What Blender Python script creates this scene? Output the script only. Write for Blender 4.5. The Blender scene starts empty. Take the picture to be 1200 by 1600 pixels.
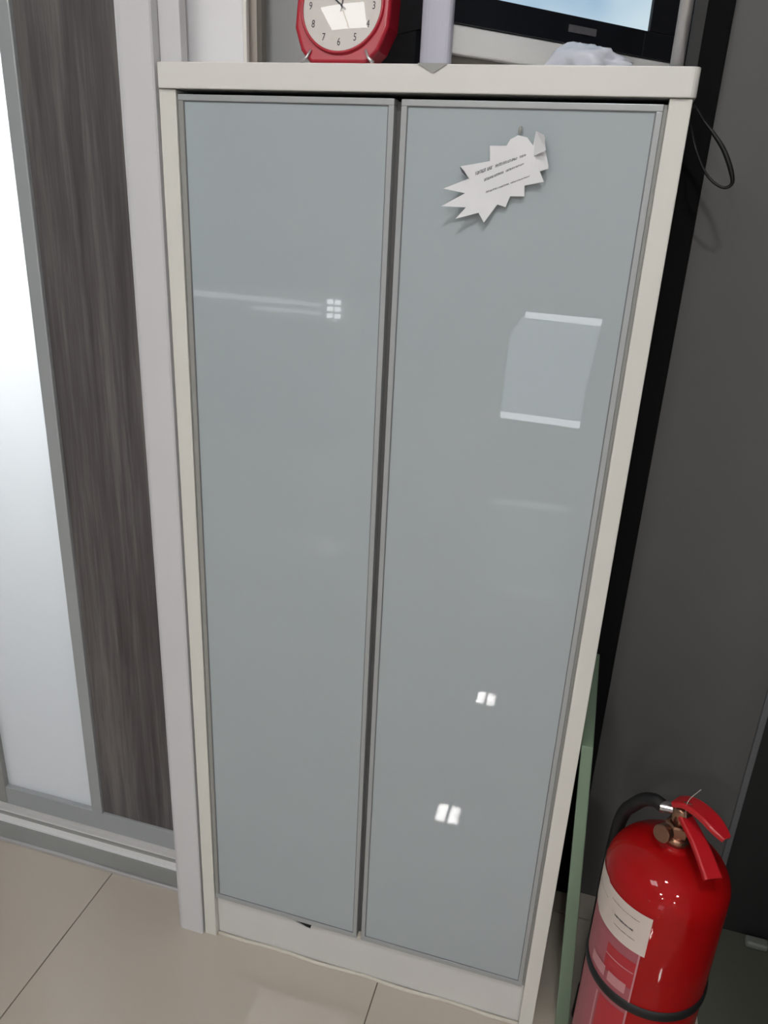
import bpy, bmesh, math, random
from mathutils import Vector, Matrix
random.seed(7)
C = bpy.context.scene
PI = math.pi

# ---------------------------------------------------------------- camera
cam_d = bpy.data.cameras.new('camera'); cam = bpy.data.objects.new('camera', cam_d); C.collection.objects.link(cam)
C.camera = cam
cam_d.sensor_fit = 'VERTICAL'; cam_d.sensor_height = 36.0; cam_d.sensor_width = 27.0
cam_d.lens = 1228.36 / 1600 * 36.0
cam_d.clip_start = 0.02
RM = Matrix([[0.9588324, -0.1473668, 0.2427415], [0.2802099, 0.3522994, -0.8929544], [0.0460741, 0.9242122, 0.3790898]])
cam.matrix_world = Matrix.Translation((0.2685, -0.9801, 1.3526)) @ RM.to_4x4()

# ---------------------------------------------------------------- world, lights, exposure
w = bpy.data.worlds.new('world'); C.world = w; w.use_nodes = True
w.node_tree.nodes['Background'].inputs[0].default_value = (0.80, 0.90, 1.0, 1)
w.node_tree.nodes['Background'].inputs[1].default_value = 0.35
C.view_settings.view_transform = 'Standard'; C.view_settings.look = 'None'
C.view_settings.gamma = 1.0; C.view_settings.use_curve_mapping = False
C.view_settings.exposure = -0.32
C.cycles.use_denoising = True
C.cycles.max_bounces = 8
C.cycles.caustics_reflective = False; C.cycles.caustics_refractive = False
C.cycles.sample_clamp_indirect = 60.0

def area(name, loc, target, sx, sy, power, col=(1, 1, 1)):
    d = bpy.data.lights.new(name, 'AREA'); d.shape = 'RECTANGLE'; d.size = sx; d.size_y = sy
    d.energy = power; d.color = col
    o = bpy.data.objects.new(name, d); C.collection.objects.link(o)
    o.location = loc
    o.rotation_euler = (Vector(target) - Vector(loc)).to_track_quat('-Z', 'Y').to_euler()
    return o
# unseen lamp added behind the frosted sliding door to whiten its pane
area('pane_backlight', (-0.98, 0.66, 2.08), (-0.85, 0.16, 1.78), 0.9, 0.7, 170, (1.0, 0.99, 0.98))

# ---------------------------------------------------------------- materials
def lin(v):
    v /= 255.0
    return v / 12.92 if v <= 0.04045 else ((v + 0.055) / 1.055) ** 2.4
def col(r, g, b): return (lin(r), lin(g), lin(b), 1)
def mat(name, c, rough=0.5, metal=0.0, var=0.0, scale=20.0, bump=0.0, coat=0.0, stretch=None, spec=0.5, sub=0):
    m = bpy.data.materials.new(name); m.use_nodes = True
    nt = m.node_tree; b = nt.nodes['Principled BSDF']
    b.inputs['Base Color'].default_value = c
    b.inputs['Roughness'].default_value = rough; b.inputs['Metallic'].default_value = metal
    b.inputs['Specular IOR Level'].default_value = spec
    if coat:
        b.inputs['Coat Weight'].default_value = coat; b.inputs['Coat Roughness'].default_value = 0.02
    tc = nt.nodes.new('ShaderNodeTexCoord'); mp = nt.nodes.new('ShaderNodeMapping')
    nt.links.new(tc.outputs['Object'], mp.inputs['Vector'])
    if stretch: mp.inputs['Scale'].default_value = stretch
    n = nt.nodes.new('ShaderNodeTexNoise'); n.inputs['Scale'].default_value = scale; n.inputs['Detail'].default_value = 4
    nt.links.new(mp.outputs['Vector'], n.inputs['Vector'])
    mx = nt.nodes.new('ShaderNodeMix'); mx.data_type = 'RGBA'
    v = var
    mx.inputs[6].default_value = (c[0] * (1 - v), c[1] * (1 - v), c[2] * (1 - v), 1)
    mx.inputs[7].default_value = (min(1, c[0] * (1 + v)), min(1, c[1] * (1 + v)), min(1, c[2] * (1 + v)), 1)
    nt.links.new(n.outputs['Fac'], mx.inputs[0]); nt.links.new(mx.outputs[2], b.inputs['Base Color'])
    if bump:
        bp = nt.nodes.new('ShaderNodeBump'); bp.inputs['Strength'].default_value = bump; bp.inputs['Distance'].default_value = 0.002
        nt.links.new(n.outputs['Fac'], bp.inputs['Height']); nt.links.new(bp.outputs['Normal'], b.inputs['Normal'])
    return m
def emis(name, c, s):
    m = bpy.data.materials.new(name); m.use_nodes = True
    b = m.node_tree.nodes['Principled BSDF']
    b.inputs['Base Color'].default_value = (0.02, 0.02, 0.02, 1)
    b.inputs['Emission Color'].default_value = c; b.inputs['Emission Strength'].default_value = s
    return m

M = {}
M['laminate'] = mat('laminate', col(214, 212, 205), 0.38, var=0.03, scale=6)
M['slab'] = mat('slab', col(217, 214, 210), 0.35, var=0.03, scale=5)
M['pillar'] = mat('pillar', col(203, 202, 204), 0.42, var=0.02, scale=4)
M['alu'] = mat('alu', col(168, 171, 172), 0.38, 0.25, var=0.03, scale=30, stretch=(1, 1, .1))
M['alu_dull'] = mat('alu_dull', col(152, 152, 148), 0.45, 0.2, var=0.03, scale=30)
M['back_glass'] = mat('back_glass', col(165, 174, 177), 0.5, var=0.02, scale=3, coat=1.0, spec=0.1)
M['back_glass'].node_tree.nodes['Principled BSDF'].inputs['Coat Roughness'].default_value = 0.0
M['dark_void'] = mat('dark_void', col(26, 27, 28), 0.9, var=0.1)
M['plinth'] = mat('plinth', col(206, 204, 202), 0.45, var=0.03, scale=8)
M['silicone'] = mat('silicone', col(196, 190, 178), 0.4, var=0.04, scale=30)
M['tile'] = mat('tile', col(182, 173, 161), 0.012, var=0.035, scale=3.5, spec=0.5)
M['grout'] = mat('grout', col(110, 102, 92), 0.9, var=0.1)
M['grey_wall'] = mat('grey_wall', col(92, 91, 90), 0.62, var=0.04, scale=2.5)
M['shade_black'] = mat('shade_black', col(13, 13, 14), 0.9, var=0.1, scale=6, spec=0.2)
M['dark_panel'] = mat('dark_panel', col(34, 35, 35), 0.55, var=0.1, scale=4)
M['grey_trim'] = mat('grey_trim', col(112, 113, 116), 0.4, 0.2, var=0.04)
M['shade_floor'] = mat('shade_floor', col(84, 86, 76), 0.5, var=0.08, scale=8)
M['white_wall'] = mat('white_wall', col(200, 200, 198), 0.8, var=0.02)
M['paper'] = mat('paper', col(222, 222, 224), 0.7, var=0.02, scale=12)
M['ink'] = mat('ink', col(82, 84, 90), 0.7, var=0.15, scale=300)
M['black_ink'] = mat('black_ink', col(52, 52, 58), 0.7, var=0.1, scale=200)
M['clock_red'] = mat('clock_red', col(168, 30, 48), 0.35, var=0.05, scale=14)
M['clock_face'] = mat('clock_face', col(226, 220, 214), 0.55, var=0.02)
M['silver'] = mat('silver', col(200, 198, 198), 0.3, 0.6, var=0.04)
M['lavender'] = mat('lavender', col(176, 175, 188), 0.4, 0.1, var=0.03, scale=5)
M['black_plastic'] = mat('black_plastic', col(20, 21, 26), 0.35, var=0.1, scale=10)
M['tv_white'] = mat('tv_white', col(226, 226, 224), 0.45, var=0.03, scale=8)
M['tv_foot'] = mat('tv_foot', col(128, 122, 116), 0.6, var=0.05)
M['badge'] = mat('badge', col(120, 118, 122), 0.3, 0.5, var=0.2, scale=200)
M['white_box'] = mat('white_box', col(222, 219, 212), 0.5, var=0.02, scale=6)
M['beige_side'] = mat('beige_side', col(214, 206, 196), 0.6, var=0.03)
M['grey_box'] = mat('grey_box', col(190, 192, 192), 0.6, var=0.04)
M['red_paint'] = mat('red_paint', col(156, 7, 10), 0.55, var=0.04, scale=6, coat=0.5, spec=0.08)
M['red_plastic'] = mat('red_plastic', col(176, 24, 32), 0.35, var=0.05, scale=20)
M['rubber'] = mat('rubber', col(15, 14, 15), 0.6, var=0.1, scale=40)
M['brass'] = mat('brass', col(150, 112, 92), 0.22, 0.9, var=0.1, scale=30)
M['chrome'] = mat('chrome', col(190, 186, 186), 0.15, 0.9, var=0.05)
M['label_white'] = mat('label_white', col(206, 192, 182), 0.55, var=0.03)
M['label_pink'] = mat('label_pink', col(160, 84, 92), 0.5, var=0.06, scale=14)
M['label_red'] = mat('label_red', col(172, 40, 50), 0.5, var=0.05)
M['label_pale'] = mat('label_pale', col(190, 130, 134), 0.5, var=0.05)
M['cable'] = mat('cable', col(12, 12, 13), 0.5, var=0.1)
M['green_edge'] = mat('green_edge', col(118, 138, 118), 0.25, var=0.06, scale=7, stretch=(1, 1, .4))
M['tag'] = mat('tag', col(120, 124, 116), 0.6, var=0.04)
M['tie'] = mat('tie', col(170, 168, 160), 0.4, var=0.05)
M['lamp_case'] = mat('lamp_case', col(220, 220, 220), 0.5, var=0.02)
M['lamp_on'] = emis('lamp_on', (1.0, 0.98, 0.96, 1), 420.0)
M['lamp_near'] = emis('lamp_near', (1.0, 0.98, 0.96, 1), 540.0)
M['lamp_side'] = emis('lamp_side', (1.0, 0.98, 0.96, 1), 14.0)
M['prop_dim'] = emis('prop_dim', (0.80, 0.86, 1.0, 1), 2.6)
M['prop_edge'] = emis('prop_edge', (0.92, 0.95, 1.0, 1), 9.0)
M['prop_glow'] = emis('prop_glow', (0.9, 0.93, 1.0, 1), 3.0)
M['prop_glow_bright'] = emis('prop_glow_bright', (0.95, 0.97, 1.0, 1), 11.0)

# dark wood with long vertical grain
def wood():
    m = mat('dark_wood', col(78, 74, 74), 0.5)
    nt = m.node_tree; b = nt.nodes['Principled BSDF']
    tc = nt.nodes.new('ShaderNodeTexCoord')
    mp = nt.nodes.new('ShaderNodeMapping'); mp.inputs['Scale'].default_value = (1, 1, 0.045)
    nt.links.new(tc.outputs['Object'], mp.inputs['Vector'])
    n1 = nt.nodes.new('ShaderNodeTexNoise'); n1.inputs['Scale'].default_value = 42; n1.inputs['Detail'].default_value = 5; n1.inputs['Distortion'].default_value = 0.5
    n2 = nt.nodes.new('ShaderNodeTexNoise'); n2.inputs['Scale'].default_value = 230; n2.inputs['Detail'].default_value = 3
    nt.links.new(mp.outputs[0], n1.inputs['Vector']); nt.links.new(mp.outputs[0], n2.inputs['Vector'])
    ad = nt.nodes.new('ShaderNodeMath'); ad.operation = 'MULTIPLY_ADD'; ad.inputs[1].default_value = 0.4
    nt.links.new(n2.outputs['Fac'], ad.inputs[0]); nt.links.new(n1.outputs['Fac'], ad.inputs[2])
    r = nt.nodes.new('ShaderNodeValToRGB')
    r.color_ramp.elements[0].position = 0.5; r.color_ramp.elements[0].color = col(66, 60, 60)
    r.color_ramp.elements[1].position = 0.9; r.color_ramp.elements[1].color = col(108, 103, 100)
    e = r.color_ramp.elements.new(0.7); e.color = col(84, 79, 79)
    nt.links.new(ad.outputs[0], r.inputs[0]); nt.links.new(r.outputs[0], b.inputs['Base Color'])
    bp = nt.nodes.new('ShaderNodeBump'); bp.inputs['Strength'].default_value = 0.25; bp.inputs['Distance'].default_value = 0.001
    nt.links.new(ad.outputs[0], bp.inputs['Height']); nt.links.new(bp.outputs[0], b.inputs['Normal'])
    return m
M['wood'] = wood()
# frosted glass that lets the added backlight through
def frosted():
    m = bpy.data.materials.new('frosted_glass'); m.use_nodes = True; nt = m.node_tree
    out = nt.nodes['Material Output']; nt.nodes.remove(nt.nodes['Principled BSDF'])
    t = nt.nodes.new('ShaderNodeBsdfTranslucent'); t.inputs[0].default_value = (0.9, 0.93, 0.95, 1)
    d = nt.nodes.new('ShaderNodeBsdfPrincipled'); d.inputs['Base Color'].default_value = col(178, 180, 184); d.inputs['Roughness'].default_value = 0.3
    mx = nt.nodes.new('ShaderNodeMixShader'); mx.inputs[0].default_value = 0.5
    nt.links.new(t.outputs[0], mx.inputs[1]); nt.links.new(d.outputs[0], mx.inputs[2]); nt.links.new(mx.outputs[0], out.inputs[0])
    return m
M['frosted'] = frosted()
def film(name, c, a):
    m = mat(name, c, 0.25); m.node_tree.nodes['Principled BSDF'].inputs['Alpha'].default_value = a
    return m
M['clear_plastic'] = film('clear_plastic', col(205, 210, 214), 0.45)
M['bag_film'] = film('bag_film', col(214, 218, 228), 0.8)
# television picture: real light source, soft blue
def tvpic():
    m = bpy.data.materials.new('tv_picture'); m.use_nodes = True; nt = m.node_tree
    b = nt.nodes['Principled BSDF']; b.inputs['Base Color'].default_value = (0.01, 0.01, 0.02, 1); b.inputs['Roughness'].default_value = 0.15
    tc = nt.nodes.new('ShaderNodeTexCoord'); n = nt.nodes.new('ShaderNodeTexNoise'); n.inputs['Scale'].default_value = 5
    nt.links.new(tc.outputs['Object'], n.inputs[0])
    r = nt.nodes.new('ShaderNodeValToRGB'); r.color_ramp.elements[0].color = (0.12, 0.34, 0.62, 1); r.color_ramp.elements[1].color = (0.75, 0.92, 1, 1)
    r.color_ramp.elements[0].position = 0.3; r.color_ramp.elements[1].position = 0.62
    nt.links.new(n.outputs['Fac'], r.inputs[0]); nt.links.new(r.outputs[0], b.inputs['Emission Color'])
    b.inputs['Emission Strength'].default_value = 1.0
    return m
M['tv_picture'] = tvpic()

# ---------------------------------------------------------------- helpers
def link(o, parent=None):
    C.collection.objects.link(o)
    if parent:
        o.parent = parent; o.matrix_parent_inverse = parent.matrix_world.inverted() if False else Matrix.Translation(-parent.location) if parent.type == 'EMPTY' else Matrix()
    return o
def obj(name, bm, m, parent=None, smooth=False, bevel=0.0, bseg=2):
    bmesh.ops.recalc_face_normals(bm, faces=bm.faces)
    me = bpy.data.meshes.new(name); bm.to_mesh(me); bm.free(); me.materials.append(M[m])
    if smooth:
        for p in me.polygons: p.use_smooth = True
    o = bpy.data.objects.new(name, me)
    if bevel:
        md = o.modifiers.new('bevel', 'BEVEL'); md.width = bevel; md.segments = bseg; md.limit_method = 'ANGLE'
    return link(o, parent)
def add_box(bm, x0, x1, y0, y1, z0, z1):
    v = [bm.verts.new(p) for p in [(x0, y0, z0), (x1, y0, z0), (x1, y1, z0), (x0, y1, z0), (x0, y0, z1), (x1, y0, z1), (x1, y1, z1), (x0, y1, z1)]]
    for f in [(0, 3, 2, 1), (4, 5, 6, 7), (0, 1, 5, 4), (1, 2, 6, 5), (2, 3, 7, 6), (3, 0, 4, 7)]: bm.faces.new([v[i] for i in f])
    return v
def boxes(*bs):
    bm = bmesh.new()
    for b in bs: add_box(bm, *b)
    return bm
def prism(pts, axis, a, b):
    """polygon (2-D) extruded along axis from a to b; other two axes in order."""
    bm = bmesh.new()
    def P(p, t):
        if axis == 1: return (p[0], t, p[1])
        if axis == 2: return (p[0], p[1], t)
        return (t, p[0], p[1])
    v0 = [bm.verts.new(P(p, a)) for p in pts]; v1 = [bm.verts.new(P(p, b)) for p in pts]
    bm.faces.new(v0); bm.faces.new(v1[::-1]); n = len(pts)
    for i in range(n): bm.faces.new([v0[i], v0[(i + 1) % n], v1[(i + 1) % n], v1[i]])
    return bm
def lathe(prof, cx, cy, n=64, cap=True):
    bm = bmesh.new(); rings = []
    for r, z in prof:
        rings.append([bm.verts.new((cx + r * math.cos(2 * PI * i / n), cy + r * math.sin(2 * PI * i / n), z)) for i in range(n)])
    for a, b in zip(rings, rings[1:]):
        for i in range(n): bm.faces.new([a[i], a[(i + 1) % n], b[(i + 1) % n], b[i]])
    if cap: bm.faces.new(rings[0][::-1]); bm.faces.new(rings[-1])
    return bm
def smoothpath(pts, n=8):
    pts = [Vector(p) for p in pts]; out = []
    for i in range(len(pts) - 1):
        p0 = pts[max(i - 1, 0)]; p1 = pts[i]; p2 = pts[i + 1]; p3 = pts[min(i + 2, len(pts) - 1)]
        for k in range(n):
            t = k / n
            out.append(0.5 * ((2 * p1) + (-p0 + p2) * t + (2 * p0 - 5 * p1 + 4 * p2 - p3) * t * t + (-p0 + 3 * p1 - 3 * p2 + p3) * t ** 3))
    out.append(pts[-1]); return out
def tube(pts, r, n=12, flat=1.0):
    bm = bmesh.new(); rings = []; up = Vector((0.3, 1, 0.2)).normalized()
    for i, p in enumerate(pts):
        t = (pts[min(i + 1, len(pts) - 1)] - pts[max(i - 1, 0)]).normalized()
        s = t.cross(up).normalized(); u2 = s.cross(t)
        rr = r(i / (len(pts) - 1)) if callable(r) else r
        rings.append([bm.verts.new(p + s * rr * math.cos(2 * PI * k / n) + u2 * rr * flat * math.sin(2 * PI * k / n)) for k in range(n)])
    for a, b in zip(rings, rings[1:]):
        for i in range(n): bm.faces.new([a[i], a[(i + 1) % n], b[(i + 1) % n], b[i]])
    bm.faces.new(rings[0][::-1]); bm.faces.new(rings[-1]); return bm
def thing(name, label, cat, loc=(0, 0, 0), group=None):
    o = bpy.data.objects.new(name, None); o.location = loc; o.empty_display_size = 0.05; C.collection.objects.link(o)
    o['label'] = label; o['category'] = cat
    if group: o['group'] = group
    return o
def tag(o, label, cat, group=None):
    o['label'] = label; o['category'] = cat
    if group: o['group'] = group
    return o
def struct(o): o['kind'] = 'structure'; return o

# ---------------------------------------------------------------- room shell
fl = struct(obj('floor', boxes((-3.6, 2.5, -6.3, 0.9, -0.05, -0.0025)), 'grout'))
xs = [0.033 + 0.6 * k for k in range(-6, 4)]; ys = [0.27 - 0.6 * k for k in range(-1, 11)]
g = 0.0012; proto = {}
for x in xs:
    for y in ys:
        if proto.get('t') is None:
            bm = bmesh.new(); add_box(bm, g, 0.6 - g, -0.6 + g, -g, -0.02, 0)
            o = obj('tile', bm, 'tile', fl); proto['t'] = o
        else:
            o = proto['t'].copy(); C.collection.objects.link(o); o.parent = fl
        o.location = (x, y, 0)
        o['label'] = 'large beige polished floor tile'
struct(obj('wall_back', boxes((-0.372, 0.628, 0.335, 0.38, 0, 2.72)), 'grey_wall'))
struct(obj('wall_back_dark', boxes((0.636, 1.2, 0.335, 0.39, 0, 2.72)), 'dark_panel'))
struct(obj('trim_1', boxes((0.626, 0.637, 0.330, 0.36, 0.0, 2.72)), 'grey_trim', bevel=0.001))
struct(obj('shade_strip', boxes((0.25, 0.364, 0.322, 0.335, 0.0, 2.72)), 'shade_black', bevel=0.004))  # black strip standing in for the soft shadow band beside the cabinet
struct(obj('light_blocker', boxes((0.84, 0.90, -0.62, 0.345, 0, 2.72)), 'dark_panel'))  # unseen dark wall added to block light from the right
struct(obj('shade_sheet', boxes((0.600, 0.8395, -0.5, 0.3345, 0.0, 0.004)), 'shade_floor', bevel=0.001))  # dark sheet laid over the tiles for the deep shade in this corner
struct(obj('wall_rear', boxes((-3.6, 2.5, -6.3, -6.24, 0, 2.72)), 'white_wall'))
struct(obj('ceiling', boxes((-3.6, 2.5, -6.3, 1.6, 2.72, 2.8)), 'white_wall'))

# ceiling lamps (twin tubes of light, above and behind the camera)
def ceiling_lamp(x, y, label, key='lamp_on', sx=0.065, sy=0.16):
    t = thing('ceiling_lamp', label, 'ceiling light', (x, y, 2.72), 'ceiling lamps behind the viewer')
    obj('lamp_case', boxes((x - sx - .03, x + sx + .03, y - sy / 2 - .02, y + sy / 2 + .02, 2.69, 2.7199)), 'lamp_case', t)
    for s in (-1, 1):
        a, b = sorted((x + s * .012, x + s * (sx + .012)))
        obj('diffuser', boxes((a, b, y - sy / 2, y + sy / 2, 2.684, 2.6898)), key, t)
ceiling_lamp(-0.33, -3.33, 'white twin ceiling lamp nearer of the two left of the viewer')
ceiling_lamp(-0.30, -4.78, 'white twin ceiling lamp farther of the two left of the viewer')
ceiling_lamp(1.35, -2.75, 'white twin ceiling lamp nearer of the two right of the viewer')
ceiling_lamp(1.55, -5.20, 'white twin ceiling lamp farther of the two right of the viewer')
ceiling_lamp(0.28, -1.25, 'small white twin ceiling lamp just above the viewer', 'lamp_near', 0.05, 0.11)
ceiling_lamp(-0.72, -1.72, 'large white twin ceiling lamp nearest to the cabinet', 'lamp_side', 0.29, 0.58)

# ---------------------------------------------------------------- sliding door and track
dr = struct(obj('door_1', boxes((-1.62, -0.372, 0.152, 0.172, 0.022, 2.715)), 'dark_void'))
# the dark core only backs the wood: cut to the wood part
bpy.data.objects.remove(dr)
dr = struct(obj('door_1', boxes((-0.93, -0.372, 0.146, 0.176, 0.0195, 0.068), (-0.93, -0.372, 0.146, 0.176, 2.66, 2.7199)), 'alu', bevel=0.002))
obj('wood_panel', boxes((-0.640, -0.372, 0.152, 0.170, 0.067, 2.661)), 'wood', dr)
obj('glass_pane', boxes((-0.892, -0.661, 0.157, 0.163, 0.067, 2.661)), 'frosted', dr)
obj('stile', boxes((-0.664, -0.638, 0.144, 0.178, 0.066, 2.662)), 'alu', dr, bevel=0.002)
obj('stile', boxes((-0.93, -0.890, 0.144, 0.178, 0.022, 2.662)), 'alu_dull', dr, bevel=0.002)['label'] = 'darker left door stile'
struct(obj('door_2', boxes((-1.9, -0.935, 0.182, 0.205, 0.02, 2.7199)), 'dark_panel'))
tk = thing('door_track', 'ribbed aluminium floor track under the dark wood sliding door', 'door track', (-1.1, 0.13, 0))
obj('base_plate', boxes((-1.9, -0.372, 0.068, 0.225, 0.0, 0.0045)), 'alu_dull', tk)
obj('front_bead', prism([(0.066, 0), (0.066, 0.006), (0.068, 0.008), (0.071, 0.008), (0.073, 0.0045)], 0, -1.9, -0.3725), 'silver', tk)
obj('raised_step', boxes((-1.9, -0.3725, 0.110, 0.2, 0.004, 0.010)), 'tv_white', tk, bevel=0.001)
obj('rail_rib', boxes((-1.9, -0.3725, 0.124, 0.128, 0.010, 0.0155)), 'alu_dull', tk)
obj('rail_rib', boxes((-1.9, -0.3725, 0.136, 0.170, 0.010, 0.0190)), 'plinth', tk)

# white rounded end post left of the cabinet
pts = []
x0, x1, y0, y1, R_ = -0.374, -0.3185, -0.004, 0.012, 0.014
for k in range(7):
    a = PI + k / 6 * PI / 2; pts.append((x0 + R_ + R_ * math.cos(a), y0 + R_ + R_ * math.sin(a)))
pts += [(x1 - .002, y0), (x1, y0 + .002), (x1, y1), (x0, y1)]
struct(obj('trim_4', prism(pts, 2, 0, 2.719), 'pillar', smooth=False))
struct(obj('trim_5', boxes((-0.372, -0.3190, 0.0125, 0.084, 0, 2.719)), 'pillar'))
struct(obj('wall_left', boxes((-0.372, -0.3185, 0.0845, 0.3345, 0, 2.719)), 'pillar'))
struct(obj('trim_6', boxes((-0.3183, -0.2887, 0.0125, 0.0285, 1.4855, 2.719)), 'pillar', bevel=0.001))

# ---------------------------------------------------------------- the cabinet
cb = thing('tall_cabinet', 'tall white cabinet with two pale grey-blue glass doors', 'cabinet', (0, 0.16, 0))
TH = 0.0235; XO = 0.3155
obj('side_panel', boxes((-XO, -XO + TH, 0, 0.32, 0, 1.4555)), 'laminate', cb, bevel=0.0012)
obj('side_panel', boxes((XO - TH, XO, 0, 0.32, 0, 1.4555)), 'laminate', cb, bevel=0.0012)
obj('back_panel', boxes((-XO + TH, XO - TH, 0.30, 0.32, 0.02, 1.4555)), 'dark_void', cb)
obj('inner_panel', boxes((-XO + TH, XO - TH, 0.045, 0.05, 0.09, 1.4555)), 'dark_void', cb)
# top slab with a rounded right front corner
r = 0.009; p = [(-0.3135, -0.004), (0.3185 - r, -0.004)]
for k in range(1, 6):
    a = -PI / 2 + k / 5 * PI / 2; p.append((0.3185 - r + r * math.cos(a), -0.004 + r + r * math.sin(a)))
p += [(0.3185, 0.321), (-0.3135, 0.321)]
obj('top_slab', prism(p, 2, 1.456, 1.485), 'slab', cb, bevel=0.0012)
# plinth board, its upper edge sagging in one short stretch
ptop = [(-0.292, 0.098), (-0.17, 0.0985), (-0.150, 0.0965), (-0.130, 0.0850), (-0.112, 0.0775), (-0.104, 0.0765), (-0.098, 0.0975), (-0.07, 0.0985), (0.292, 0.099)]
obj('plinth_board', prism([(-0.292, 0.0)] + ptop + [(0.292, 0.0)], 1, 0.012, 0.0155), 'plinth', cb, bevel=0.0012)
obj('dark_filler', boxes((-0.2919, 0.2919, 0.0158, 0.30, 0.002, 0.0960)), 'dark_void', cb)  # dark filler behind the plinth, painting the shade in its sagging notch
bm = tube([Vector((-0.291 + 0.583 * i / 20, 0.0085 - 0.0015 * math.sin(i * 1.1), 0.0010)) for i in range(21)], 0.0036, 8)
obj('silicone_bead', bm, 'silicone', cb, smooth=True)
def door(x0, x1, z0, z1, left):
    fw = 0.0070; yb = 0.022; yf = 0.002
    bm = boxes((x0 + fw, x1 - fw, yf + 0.0022, yf + 0.007, z0 + 0.010, z1 - fw))
    d = obj('door', bm, 'back_glass', cb)
    obj('frame_rail', boxes((x0, x1, yf, yb, z1 - fw, z1)), 'alu', d, bevel=0.0007)
    obj('frame_rail', boxes((x0, x1, yf, yb, z0, z0 + 0.010)), 'alu', d, bevel=0.0007)
    obj('frame_stile', boxes((x0, x0 + fw, yf, yb, z0 + 0.010, z1 - fw)), left, d, bevel=0.0007)
    obj('frame_stile', boxes((x1 - fw, x1, yf, yb, z0 + 0.010, z1 - fw)), 'alu', d, bevel=0.0007)
    # thin dark gasket inside the frame
    e = 0.0011; a0, a1, b0, b1 = x0 + fw, x1 - fw, z0 + 0.010, z1 - fw; y = yf + 0.0014
    obj('gasket', boxes((a0, a0 + e, y, y + .001, b0, b1), (a1 - e, a1, y, y + .001, b0, b1), (a0 + e, a1 - e, y, y + .001, b1 - e, b1), (a0 + e, a1 - e, y, y + .001, b0, b0 + e)), 'grey_trim', d)
    return d
dl = door(-0.2905, -0.0105, 0.1005, 1.4505, 'alu_dull')  # left stile in duller metal, its shade put into the colour
dR = door(-0.0020, 0.2875, 0.1005, 1.4500, 'alu')
obj('edge_profile', boxes((0.2878, 0.2917, 0.006, 0.02, 0.1005, 1.4500)), 'alu_dull', cb)  # stepped edge strip, its shade also put into the duller colour
obj('gap_strip', boxes((-0.0103, -0.0022, 0.014, 0.02, 0.1005, 1.4480)), 'grey_wall', cb)  # grey strip added in the gap to paint its half-dark shade
obj('pivot_clip', boxes((-0.0095, -0.0030, 0.003, 0.02, 0.0985, 0.106)), 'silicone', cb)

# ---------------------------------------------------------------- star shaped paper and its hook
S = [(0.0743, 1.3815), (0.1073, 1.3882), (0.1058, 1.4041), (0.1247, 1.4047), (0.1284, 1.4114), (0.1365, 1.4158), (0.1468, 1.4139), (0.1545, 1.4057), (0.156, 1.4206), (0.1666, 1.4148), (0.169, 1.4009), (0.1743, 1.3866), (0.1748, 1.3826), (0.1652, 1.3796), (0.1715, 1.3689), (0.1496, 1.3642), (0.1506, 1.3527), (0.1344, 1.3522), (0.1303, 1.3403), (0.1205, 1.3426), (0.1071, 1.3222), (0.0999, 1.3326), (0.0745, 1.3247), (0.0849, 1.3377), (0.0572, 1.3378), (0.0824, 1.353), (0.0576, 1.3568), (0.0852, 1.369)]
bm = bmesh.new(); bm.faces.new([bm.verts.new((x, 0, z)) for x, z in S])
for k in range(1, 24):
    for no, co in (((1, 0, 0), (0.055 + 0.0052 * k, 0, 1.37)), ((0, 0, 1), (0.11, 0, 1.32 + 0.0044 * k))):
        bmesh.ops.bisect_plane(bm, geom=bm.verts[:] + bm.edges[:] + bm.faces[:], plane_co=co, plane_no=no)
for v in bm.verts:
    dx = v.co.x - 0.128; dz = v.co.z - 1.372
    a = max(0.0, (-dx * 0.85 - dz * 0.5) - 0.012); b_ = max(0.0, dx * 0.95 - 0.024)
    v.co.y = -0.0025 - 3.4 * a * a - 16 * b_ * b_
sg = thing('paper_star', 'white spiky star-shaped paper note stuck on the right glass door', 'paper sign', (0.115, -0.001, 1.37))
o = obj('paper_sheet', bm, 'paper', sg)
md = o.modifiers.new('solid', 'SOLIDIFY'); md.thickness = 0.0003
# folded corner flap at the right
bm = bmesh.new()
vv = [bm.verts.new(p) for p in [(0.1560, -0.004, 1.4206), (0.1665, -0.016, 1.4160), (0.1705, -0.017, 1.4010), (0.1565, -0.004, 1.3950)]]
bm.faces.new(vv); o = obj('folded_corner', bm, 'paper', sg); md = o.modifiers.new('solid', 'SOLIDIFY'); md.thickness = 0.0003
# rows of small grey print, too blurred in the photograph to read
def surf_y(x, z):
    dx = x - 0.128; dz = z - 1.372
    a = max(0.0, (-dx * 0.85 - dz * 0.5) - 0.012); b_ = max(0.0, dx * 0.95 - 0.024)
    return -0.0025 - 3.4 * a * a - 16 * b_ * b_
bm = bmesh.new()
def glyph(x, z, ux, uz, wd, ht):
    P = [(x, z), (x + ux * wd, z + uz * wd), (x + ux * wd - uz * ht * .3 - 0, z + uz * wd + ht), (x - uz * ht * .3, z + ht)]
    bm.faces.new([bm.verts.new((a, surf_y(a, b) - 0.0005, b)) for a, b in P])
rows = [((0.0924, 1.3727), (0.1475, 1.3949), .0042, [(0, .20), (.235, .32), (.40, .82), (.88, 1.0)]),
        ((0.1020, 1.3663), (0.1463, 1.3862), .0030, [(0.02, .50), (.56, 1.0)]),
        ((0.1062, 1.3541), (0.1543, 1.3738), .0022, [(0, .52), (.57, 1.0)])]
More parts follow.
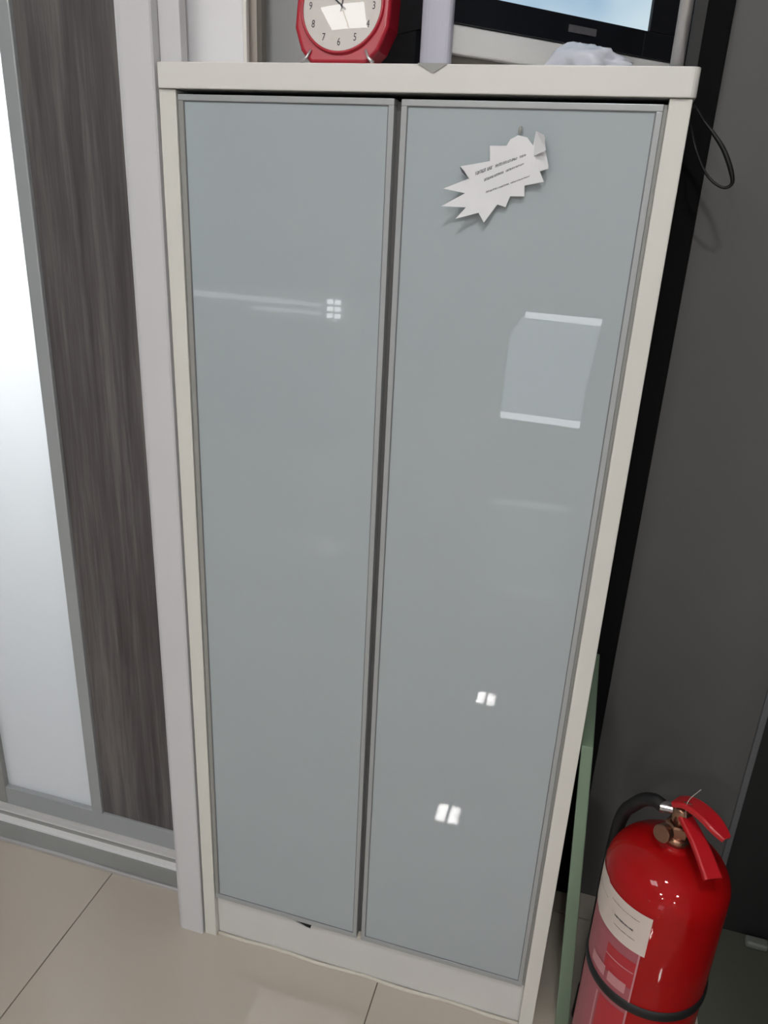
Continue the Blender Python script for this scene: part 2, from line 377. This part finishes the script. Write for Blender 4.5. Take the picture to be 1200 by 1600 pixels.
for (a, b, ht, segs) in rows:
    L = math.hypot(b[0] - a[0], b[1] - a[1]); ux, uz = (b[0] - a[0]) / L, (b[1] - a[1]) / L
    for s0, s1 in segs:
        t = s0 * L
        while t < s1 * L:
            h2 = ht * (1 - .45 * t / L); wd = 0.0009 * random.uniform(.6, 1.2)
            glyph(a[0] + ux * t, a[1] + uz * t, ux, uz, wd, h2 * random.uniform(.8, 1))
            if random.random() < .6: glyph(a[0] + ux * (t + wd), a[1] + uz * (t + wd) + h2 * random.choice((0, .42, .8)), ux, uz, 0.0009, h2 * .2)
            t += wd + 0.0007
o = obj('printed_lines', bm, 'ink', sg)
obj('curl_shade', tube([Vector((0.0752, -0.012, 1.3802)), Vector((0.0790, -0.0125, 1.3760)), Vector((0.0838, -0.0105, 1.3708))], lambda t: 0.0003 + 0.0012 * math.sin(t * PI), 8), 'ink', sg, smooth=True)  # shade inside the paper curl painted as a grey tube
hk = thing('suction_hook', 'small clear suction hook holding the star note on the door', 'hook', (0.1385, 0.0, 1.41))
bm = bmesh.new()
for i, (rr, yy) in enumerate([(0.0125, 0.0015), (0.011, -0.0005), (0.006, -0.0018)]):
    pass
prof = [(0.0115, 0.0040), (0.0112, 0.0032), (0.0100, 0.0012), (0.0060, -0.0010), (0.0040, -0.0018)]
rings = []
for rr, yy in prof:
    rings.append([bm.verts.new((0.1385 + rr * math.cos(2 * PI * i / 32), yy, 1.4040 + rr * math.sin(2 * PI * i / 32))) for i in range(32)])
for a, b in zip(rings, rings[1:]):
    for i in range(32): bm.faces.new([a[i], a[(i + 1) % 32], b[(i + 1) % 32], b[i]])
bm.faces.new(rings[-1]); bm.faces.new(rings[0][::-1])
obj('suction_cup', bm, 'clear_plastic', hk, smooth=True)
obj('hook_nub', tube(smoothpath([(0.1383, 0.001, 1.4240), (0.1383, -0.003, 1.4215), (0.1383, -0.003, 1.4180)], 5), 0.0018, 10), 'alu_dull', hk, smooth=True)

# ---------------------------------------------------------------- things on the cabinet top
ZT = 1.4852
bx = thing('white_board', 'tall white board standing on the cabinet top at its left end', 'board', (-0.26, 0.06, ZT))
obj('board_panel', boxes((-0.3055, -0.2196, 0.053, 0.061, ZT, 1.79)), 'white_box', bx, bevel=0.001)
obj('front_sheet', boxes((-0.302, -0.224, 0.0520, 0.0529, ZT + .004, 1.785)), 'paper', bx)
bx = thing('beige_side_piece', 'narrow beige piece added for the side of the white board on the cabinet top', 'box', (-0.25, 0.15, ZT))  # side of the white box as a separate piece, turned front to catch light
obj('box_body', boxes((-0.290, -0.2315, 0.11, 0.122, ZT, 1.79)), 'beige_side', bx, bevel=0.002)
obj('piece_edge', boxes((-0.2312, -0.2245, 0.108, 0.124, ZT, 1.79)), 'tv_foot', bx, bevel=0.001)
bx = thing('bright_wall_box', 'plain grey box added for the brighter stretch of wall behind the red clock', 'box', (-0.2, 0.24, ZT))  # added in place of the grey wall, its brighter tone in the colour
obj('box_body', boxes((-0.295, -0.115, 0.205, 0.300, ZT, 1.80)), 'grey_box', bx, bevel=0.003)
obj('box_lid', boxes((-0.297, -0.113, 0.203, 0.302, 1.8002, 1.82)), 'grey_box', bx, bevel=0.002)

# red alarm clock
ck = thing('alarm_clock', 'red alarm clock with cream face standing on the cabinet top', 'clock', (-0.083, 0.03, ZT))
cxk, czk = -0.083, 1.5455
out = [(-0.034, ZT), (0.034, ZT), (0.0475, 1.4995), (0.0575, 1.524)]
for k in range(0, 25):
    a = k / 24 * PI; out.append((0.0575 * math.cos(a), czk + 0.006 + 0.058 * math.sin(a)))
out += [(-0.0575, 1.524), (-0.0475, 1.4995)]
out = [(cxk + a, b) for a, b in out]
obj('clock_body', prism(out, 1, 0.006, 0.050), 'clock_red', ck, bevel=0.005, bseg=4)
def ell(rx, rz, n=48): return [(cxk + rx * math.cos(2 * PI * i / n), czk + rz * math.sin(2 * PI * i / n)) for i in range(n)]
obj('clock_face', prism(ell(0.0475, 0.0470), 1, 0.0045, 0.0075), 'clock_face', ck)
# bezel ring
bm = bmesh.new(); n = 64; rr = [(0.0472, 0.0035), (0.0480, 0.0022), (0.0498, 0.0022), (0.0512, 0.0075)]; rings = []
for q, yy in rr: rings.append([bm.verts.new((cxk + q * math.cos(2 * PI * i / n), yy, czk + q * 0.99 * math.sin(2 * PI * i / n))) for i in range(n)])
for a, b in zip(rings, rings[1:]):
    for i in range(n): bm.faces.new([a[i], a[(i + 1) % n], b[(i + 1) % n], b[i]])
obj('bezel_ring', bm, 'clock_red', ck, smooth=True)
def text_mesh(s, size, name, m, parent, loc, rot=(PI / 2, 0, 0), sx=1.0):
    cu = bpy.data.curves.new(name, 'FONT'); cu.body = s; cu.size = size; cu.align_x = 'CENTER'; cu.align_y = 'CENTER'; cu.extrude = 0.0001
    to = bpy.data.objects.new(name + '_src', cu); C.collection.objects.link(to)
    bpy.context.view_layer.update()
    me = bpy.data.meshes.new_from_object(to.evaluated_get(bpy.context.evaluated_depsgraph_get()))
    bpy.data.objects.remove(to); bpy.data.curves.remove(cu)
    me.materials.clear(); me.materials.append(M[m]); me.name = name
    me.transform(Matrix.Translation(loc) @ Matrix.Rotation(rot[2], 4, 'Z') @ Matrix.Rotation(rot[0], 4, 'X') @ Matrix.Diagonal((sx, 1, 1, 1)))
    o = bpy.data.objects.new(name, me); return link(o, parent)
for k in range(12):
    a = PI / 2 - (k + 1) * PI / 6
    text_mesh(str(k + 1), 0.0115, 'numeral', 'black_ink', ck, (cxk + 0.0385 * math.cos(a), 0.0042, czk + 0.0375 * math.sin(a)), sx=0.72)
def hand(a, L, wd, y, name):
    p = [(-wd, -0.006), (wd, -0.006), (wd * .5, L), (-wd * .5, L)]
    p = [(cxk + u * math.cos(a) + v * math.sin(a), czk - u * math.sin(a) + v * math.cos(a)) for u, v in p]
    obj(name, prism(p, 1, y, y + .0004), 'black_ink', ck)
hand(0.12, 0.030, 0.0008, 0.0034, 'minute_hand'); hand(-0.9, 0.020, 0.0012, 0.0039, 'hour_hand')
# domed clear lens
def lens_mat():
    m = bpy.data.materials.new('lens'); m.use_nodes = True; nt = m.node_tree; nt.nodes.remove(nt.nodes['Principled BSDF'])
    t = nt.nodes.new('ShaderNodeBsdfTransparent'); g_ = nt.nodes.new('ShaderNodeBsdfGlossy'); g_.inputs['Roughness'].default_value = 0.02
    f = nt.nodes.new('ShaderNodeFresnel'); mx = nt.nodes.new('ShaderNodeMixShader')
    nt.links.new(f.outputs[0], mx.inputs[0]); nt.links.new(t.outputs[0], mx.inputs[1]); nt.links.new(g_.outputs[0], mx.inputs[2])
    nt.links.new(mx.outputs[0], nt.nodes['Material Output'].inputs[0]); return m
M['lens'] = lens_mat()
bm = bmesh.new(); rings = []
for j in range(1, 13):
    q = 0.0474 * j / 12; yy = 0.0003 + 0.0027 * (j / 12) ** 2
    rings.append([bm.verts.new((cxk + q * math.cos(2 * PI * i / 48), yy, czk + q * 0.99 * math.sin(2 * PI * i / 48))) for i in range(48)])
cv = bm.verts.new((cxk, 0.0003, czk))
for i in range(48): bm.faces.new([cv, rings[0][i], rings[0][(i + 1) % 48]])
for a, b in zip(rings, rings[1:]):
    for i in range(48): bm.faces.new([a[i], a[(i + 1) % 48], b[(i + 1) % 48], b[i]])
obj('clock_lens', bm, 'lens', ck, smooth=True)
for s in (-1, 1):
    obj('foot', tube([Vector((cxk + s * 0.0445, 0.0035, ZT + .0012)), Vector((cxk + s * 0.0375, 0.0035, ZT + 0.007)), Vector((cxk + s * 0.0335, 0.0045, ZT + 0.015))], lambda t: 0.0022 - 0.0010 * t, 10), 'silver', ck, smooth=True)

for ch in ck.children:      # the clock leans back
    for v in ch.data.vertices: v.co.y += max(0.0, v.co.z - ZT) * 0.24
# lavender grey post with a small tongue hanging over the slab edge
ps = thing('grey_post', 'light grey rounded post between the red clock and the television', 'post', (0.033, 0.008, ZT))
pp = []
for k in range(24):
    a = 2 * PI * k / 24; ca, sa = math.cos(a), math.sin(a)
    pp.append((0.0335 + 0.0178 * math.copysign(abs(ca) ** .6, ca), 0.009 + 0.0085 * math.copysign(abs(sa) ** .6, sa)))
obj('post_shaft', prism(pp, 2, ZT, 1.78), 'lavender', ps, smooth=False)
obj('hanging_tongue', prism([(0.0170, 1.4856), (0.0500, 1.4856), (0.0500, 1.4846), (0.0365, 1.4765), (0.0335, 1.4765), (0.0170, 1.4846)], 1, -0.0056, -0.0042), 'alu_dull', ps)

# television, turned towards the right
A = Vector((0.046, 0.022, 0)); Bv = Vector((0.300, 0.302, 0)); L = (Bv - A).length; ux = (Bv - A).normalized(); nn = Vector((ux.y, -ux.x, 0))
tv = thing('television', 'black-framed television with lit blue screen on the cabinet top', 'television', tuple((A + Bv) / 2 - nn * 0.05)[:2] + (ZT,))
def T(s, d, z): p = A + ux * s + nn * d; return (p.x, p.y, z)
def tvbox(s0, s1, d0, d1, z0, z1, bm=None):
    bm = bm or bmesh.new()
    v = [bm.verts.new(T(*p)) for p in [(s0, d0, z0), (s1, d0, z0), (s1, d1, z0), (s0, d1, z0), (s0, d0, z1), (s1, d0, z1), (s1, d1, z1), (s0, d1, z1)]]
    for f in [(0, 3, 2, 1), (4, 5, 6, 7), (0, 1, 5, 4), (1, 2, 6, 5), (2, 3, 7, 6), (3, 0, 4, 7)]: bm.faces.new([v[i] for i in f])
    return bm
ZB = 1.5295; ZH = 1.80
bm = tvbox(0, 0.31, -0.012, 0.0, ZB, 1.560)                     # lower bezel
bm = tvbox(0, 0.030, -0.012, 0.0, 1.560, ZH, bm); bm = tvbox(0.318, L, -0.012, 0.0, 1.560, ZH, bm)
bm = tvbox(0.030, 0.318, -0.012, 0.0, ZH - .03, ZH, bm); bm = tvbox(0.31, L, -0.012, 0.0, ZB, 1.560, bm)
obj('screen_bezel', bm, 'black_plastic', tv, bevel=0.001)
obj('screen', tvbox(0.030, 0.318, -0.010, -0.004, 1.560, ZH - .03), 'tv_picture', tv)
# tapering rear housing reaching left behind the post, down to the slab
bm = bmesh.new()
v0 = [bm.verts.new(T(*p)) for p in [(0, -0.0125, ZB + .001), (L - .01, -0.0125, ZB + .001), (L - .01, -0.0125, ZH), (0, -0.0125, ZH)]]
v1 = [bm.verts.new(T(*p)) for p in [(0.005, -0.16, ZB + .001), (0.20, -0.16, ZB + .001), (0.20, -0.16, ZH - .05), (0.005, -0.16, ZH - .03)]]
bm.faces.new(v0[::-1]); bm.faces.new(v1)
for i in range(4): bm.faces.new([v0[i], v0[(i + 1) % 4], v1[(i + 1) % 4], v1[i]])
obj('rear_housing', bm, 'black_plastic', tv, bevel=0.003)
bm = tvbox(0.0, L - .002, -0.035, -0.002, 1.500, ZB - .0003)
obj('lower_casing', bm, 'tv_white', tv, bevel=0.002)
obj('foot_block', tvbox(0.01, L - .03, -0.07, -0.012, ZT, 1.4998), 'tv_foot', tv)
obj('rear_base', tvbox(0.0, 0.20, -0.16, -0.071, ZT, ZB), 'black_plastic', tv)
obj('name_badge', tvbox(0.176, 0.222, 0.0, 0.0012, 1.5420, 1.5500), 'badge', tv)
# crumpled translucent bag
bm = bmesh.new(); bmesh.ops.create_icosphere(bm, subdivisions=4, radius=1.0)
from mathutils import noise
for v in bm.verts:
    p = v.co.copy(); nz = noise.noise(p * 1.7 + Vector((3, 1, 2))) * .35 + noise.noise(p * 4.5) * .16
    q = p * (1 + nz); zz = max(-0.25, q.z)
    prof_ = 1.0 - 0.55 * max(0, q.x)
    v.co = Vector((0.200 + q.x * 0.043, 0.060 + q.y * 0.028, ZT + 0.0068 + zz * 0.0265 * prof_))
tag(obj('plastic_bag', bm, 'bag_film', None, smooth=True), 'crumpled translucent white plastic bag lying before the television', 'plastic bag')
# silver upright at the right end
up = thing('silver_upright', 'thin silver upright at the right end of the cabinet top', 'post', (0.297, 0.03, ZT))
obj('upright_tube', lathe([(0.0072, ZT + 0.003), (0.0072, 1.78)], 0.2945, 0.04, 24), 'silver', up, smooth=True)
obj('upright_foot', lathe([(0.011, ZT), (0.011, ZT + 0.003)], 0.2945, 0.04, 24), 'silver', up)
obj('dark_backing', boxes((0.3035, 0.3160, 0.045, 0.060, ZT, 1.78)), 'rubber', up)

# hanging cable loop at the right of the cabinet
pth = smoothpath([(0.318, 0.30, 1.50), (0.327, 0.26, 1.478), (0.3345, 0.24, 1.468), (0.345, 0.24, 1.455), (0.359, 0.238, 1.441), (0.376, 0.236, 1.421), (0.390, 0.236, 1.396), (0.394, 0.238, 1.381), (0.384, 0.240, 1.376), (0.366, 0.243, 1.386), (0.351, 0.247, 1.405), (0.338, 0.252, 1.430), (0.330, 0.27, 1.455), (0.318, 0.31, 1.49)], 8)
tag(obj('hanging_cable', tube(pth, lambda t: 0.0017 + 0.0016 * math.exp(-((t - .42) / .13) ** 2), 10), 'cable', None, smooth=True), 'black cable hanging in a loop beside the cabinet against the grey wall', 'cable')

# green glass sheet leaning against the cabinet side
gs = thing('glass_sheet', 'greenish glass sheet leaning upright against the cabinet right side', 'glass sheet', (0.36, 0.15, 0))
bm = bmesh.new(); xb0, xb1, xt0, xt1, zt = 0.3545, 0.3775, 0.3165, 0.3335, 0.617
vs = [bm.verts.new(p) for p in [(xb0, 0.004, 0), (xb1, 0.004, 0), (xb1, 0.27, 0), (xb0, 0.27, 0), (xt0, 0.004, zt), (xt1, 0.004, zt), (xt1, 0.27, zt), (xt0, 0.27, zt)]]
for f in [(0, 3, 2, 1), (4, 5, 6, 7), (0, 1, 5, 4), (1, 2, 6, 5), (2, 3, 7, 6), (3, 0, 4, 7)]: bm.faces.new([vs[i] for i in f])
obj('sheet', bm, 'green_edge', gs, bevel=0.0015)

# ---------------------------------------------------------------- fire extinguisher
EX, EY, ER = 0.455, -0.07, 0.083
fe = thing('fire_extinguisher', 'red fire extinguisher standing on the floor right of the cabinet', 'fire extinguisher', (EX, EY, 0))
prof = [(0.070, 0.004), (0.080, 0.008), (ER, 0.02), (ER, 0.488)]
for k in range(1, 15):
    a = k / 14 * PI / 2 * 0.86
    prof.append((ER * math.cos(a) , 0.488 + 0.062 * math.sin(a)))
prof += [(0.018, 0.5505), (0.0165, 0.556)]
obj('cylinder_body', lathe(prof, EX, EY, 96), 'red_paint', fe, smooth=True)
obj('base_ring', lathe([(0.0845, 0), (0.0855, 0.003), (0.0855, 0.022), (0.0833, 0.024)], EX, EY, 64), 'rubber', fe, smooth=True)
obj('strap_band', lathe([(0.0832, 0.309), (0.0858, 0.310), (0.0862, 0.315), (0.0858, 0.324), (0.0832, 0.325)], EX, EY, 96, cap=False), 'rubber', fe, smooth=True)
def wrap(name, m, a0, a1, z0, z1, rr, jag=0.0, parent=None, n=28):
    bm = bmesh.new(); A0 = math.radians(a0); A1 = math.radians(a1); top = []; bot = []
    for i in range(n + 1):
        t = i / n; a = A0 + (A1 - A0) * t
        zt_ = z1 + jag * (1 if t < .45 else 0); zb_ = z0 + jag * (1 if t < .35 else 0) * .8
        bot.append(bm.verts.new((EX + rr * math.cos(a), EY + rr * math.sin(a), zb_)))
        top.append(bm.verts.new((EX + rr * math.cos(a), EY + rr * math.sin(a), zt_)))
    for i in range(n): bm.faces.new([bot[i], bot[i + 1], top[i + 1], top[i]])
    o = obj(name, bm, m, parent or fe, smooth=True); return o
pk = wrap('instruction_label', 'label_pink', -205, -107, 0.060, 0.420, ER + .0004)
pk['label'] = 'faded pink instruction label'
wh = wrap('white_label', 'label_white', -198, -103.6, 0.4165, 0.486, ER + .0010, jag=0.0035)
# printed rows on the white label
for (a0, a1, z, h) in [(-146, -114, .4715, .0012), (-139, -118, .4510, .0034), (-138, -115, .4365, .0011), (-176, -152, .462, .001)]:
    bm = bmesh.new(); a = a0
    while a < a1:
        da = random.uniform(.5, 1.4); A0, A1 = math.radians(a), math.radians(min(a + da, a1)); rr = ER + .0015; hh = h * random.uniform(.55, 1)
        f = [bm.verts.new((EX + rr * math.cos(t), EY + rr * math.sin(t), zz)) for t, zz in ((A0, z - hh / 2), (A1, z - hh / 2), (A1, z + hh / 2), (A0, z + hh / 2))]
        bm.faces.new(f); a += da + .25
    obj('printed_row', bm, 'black_ink', wh)
wrap('red_picture_field', 'label_red', -140, -108.6, 0.349, 0.398, ER + .0008, parent=pk)
wrap('picture_stripe', 'label_pale', -140, -109.5, 0.3780, 0.3800, ER + .0012, parent=pk)
wrap('picture_box', 'label_pale', -133, -113.5, 0.3345, 0.3530, ER + .0012, parent=pk)
wrap('picture_box', 'label_pale', -158, -137, 0.3345, 0.3540, ER + .0012, parent=pk)
wrap('border_line', 'label_pale', -108.6, -107, 0.060, 0.4165, ER + .0010, parent=pk, n=4)
wrap('border_line', 'label_pale', -142.0, -140.0, 0.060, 0.300, ER + .0010, parent=pk, n=4)
wrap('red_picture_field', 'label_red', -138, -109, 0.10, 0.300, ER + .0008, parent=pk)

# valve, nut and handles
obj('neck_collar', lathe([(0.0175, 0.553), (0.019, 0.556), (0.019, 0.563), (0.0165, 0.566)], EX, EY, 40), 'brass', fe, smooth=True)
obj('hex_nut', lathe([(0.0165, 0.566), (0.0175, 0.568), (0.0175, 0.582), (0.0150, 0.584)], EX, EY, 6), 'brass', fe)
vl = obj('valve_body', lathe([(0.012, 0.584), (0.013, 0.590), (0.013, 0.606), (0.010, 0.612)], EX, EY, 24), 'brass', fe, smooth=True)
gx = Vector((EX - 0.020, EY - 0.020, 0.577))
bm = bmesh.new(); bmesh.ops.create_cone(bm, segments=32, radius1=0.0115, radius2=0.0125, depth=0.014, cap_ends=True, matrix=Matrix.Translation(gx) @ Vector((-0.62, -0.75, 0.22)).to_track_quat('Z', 'Y').to_matrix().to_4x4())
obj('pressure_gauge', bm, 'brass', fe, smooth=False, bevel=0.002)
bm = bmesh.new(); bmesh.ops.create_cone(bm, segments=24, radius1=0.0085, radius2=0.0075, depth=0.022, cap_ends=True, matrix=Matrix.Translation((EX - 0.018, EY + 0.004, 0.600)) @ Matrix.Rotation(PI / 2, 4, 'Y'))
obj('hose_nut', bm, 'chrome', fe)
def bar(name, pts, wid, thick, m='red_plastic'):
    """channel-shaped handle plate following pts; wid(t) across, turned-down lips."""
    P = smoothpath(pts, 6); bm = bmesh.new(); rings = []
    for i, p in enumerate(P):
        t = (P[min(i + 1, len(P) - 1)] - P[max(i - 1, 0)]).normalized(); s = t.cross(Vector((0, 0, 1))).normalized(); u_ = s.cross(t)
        k = i / (len(P) - 1); wv = wid(k)
        prof2 = [(-wv, -thick * 3), (-wv, 0), (-wv * .8, thick), (wv * .8, thick), (wv, 0), (wv, -thick * 3), (wv - thick, -thick * 3), (wv - thick, -thick * .3), (-wv + thick, -thick * .3), (-wv + thick, -thick * 3)]
        rings.append([bm.verts.new(p + s * a + u_ * b) for a, b in prof2])
    n = len(rings[0])
    for a, b in zip(rings, rings[1:]):
        for i in range(n): bm.faces.new([a[i], a[(i + 1) % n], b[(i + 1) % n], b[i]])
    bm.faces.new(rings[0][::-1]); bm.faces.new(rings[-1])
    return obj(name, bm, m, fe, bevel=0.0006)
bar('squeeze_lever', [(0.445, -0.066, 0.615), (0.460, -0.078, 0.6265), (0.481, -0.099, 0.6285), (0.503, -0.122, 0.6190)], lambda t: 0.0115 + 0.0025 * math.sin(t * PI) - 0.005 * max(0, t - .8) / .2, 0.0018)
bar('carry_handle', [(0.450, -0.066, 0.606), (0.462, -0.082, 0.600), (0.478, -0.108, 0.588), (0.495, -0.142, 0.569)], lambda t: 0.009 + 0.0035 * t, 0.0018)
hp = smoothpath([(0.430, -0.066, 0.6005), (0.420, -0.058, 0.600), (0.408, -0.045, 0.586), (0.398, -0.030, 0.560), (0.391, -0.012, 0.53), (0.388, 0.004, 0.48), (0.388, 0.020, 0.38), (0.389, 0.024, 0.22), (0.390, 0.024, 0.12)], 8)
obj('hose', tube(hp, 0.0094, 16), 'rubber', fe, smooth=True)
obj('hose_nozzle', lathe([(0.010, 0.04), (0.0125, 0.045), (0.011, 0.115), (0.009, 0.125)], 0.390, 0.024, 20), 'rubber', fe, smooth=True)
obj('seal_tie', tube(smoothpath([(0.458, -0.085, 0.605), (0.4545, -0.088, 0.626), (0.4570, -0.088, 0.640), (0.467, -0.088, 0.6575)], 8), 0.0005, 6), 'tie', fe, smooth=True)
obj('pin_pull', tube(smoothpath([(0.452, -0.082, 0.6265), (0.460, -0.086, 0.6285), (0.466, -0.090, 0.6265)], 6), 0.0018, 8), 'brass', fe, smooth=True)

# small pale block on the dark floor
bl = obj('floor_block', boxes((0.700, 0.742, 0.300, 0.322, 0.0042, 0.020)), 'tag', None, bevel=0.006, bseg=4)
tag(bl, 'small pale rounded block lying on the dark floor by the wall', 'block')

# ---------------------------------------------------------------- made-up glowing props behind the viewer, shaped for reflections in the doors
sc_ = thing('board_prop', 'made-up glowing board on a stand behind the viewer, mirrored in the doors', 'display', (-0.02, -3.2, 0))
obj('lit_board', prism([(-0.24, 0.24), (0.185, 0.23), (0.185, 0.42), (0.22, 0.80), (-0.165, 0.80), (-0.235, 0.68)], 1, -3.22, -3.2), 'prop_dim', sc_)
obj('glow_bar', prism([(-0.165, 0.775), (0.215, 0.765), (0.22, 0.80), (-0.165, 0.805)], 1, -3.199, -3.19), 'prop_edge', sc_)
obj('glow_bar', prism([(-0.24, 0.235), (0.185, 0.225), (0.185, 0.262), (-0.24, 0.268)], 1, -3.199, -3.19), 'prop_edge', sc_)
obj('stand_post', boxes((-0.04, 0.0, -3.26, -3.221, 0.02, 0.6)), 'alu_dull', sc_)
obj('stand_foot', boxes((-0.2, 0.16, -3.36, -3.12, 0.0, 0.02)), 'alu_dull', sc_)
sh = thing('strip_prop', 'made-up low glowing unit behind the viewer, mirrored in the doors', 'shelf', (-1.6, -3.2, 0))
obj('prop_base', boxes((-2.10, -1.15, -3.4, -3.205, 0.0, 0.66)), 'white_wall', sh)
obj('glow_strip', prism([(-2.08, 0.735), (-1.30, 0.735), (-1.30, 0.752), (-2.08, 0.765)], 1, -3.23, -3.2), 'prop_glow', sh)
obj('glow_strip', boxes((-1.70, -1.30, -3.23, -3.2, 0.69, 0.705)), 'prop_glow', sh)
obj('prop_back', boxes((-2.10, -1.15, -3.4, -3.24, 0.66, 0.79)), 'white_wall', sh)
for i in range(2):
    for k in range(3):
        obj('glow_cell', boxes((-1.255 + i * .045, -1.230 + i * .045, -3.23, -3.2, 0.680 + k * .038, 0.701 + k * .038)), 'prop_glow_bright', sh)
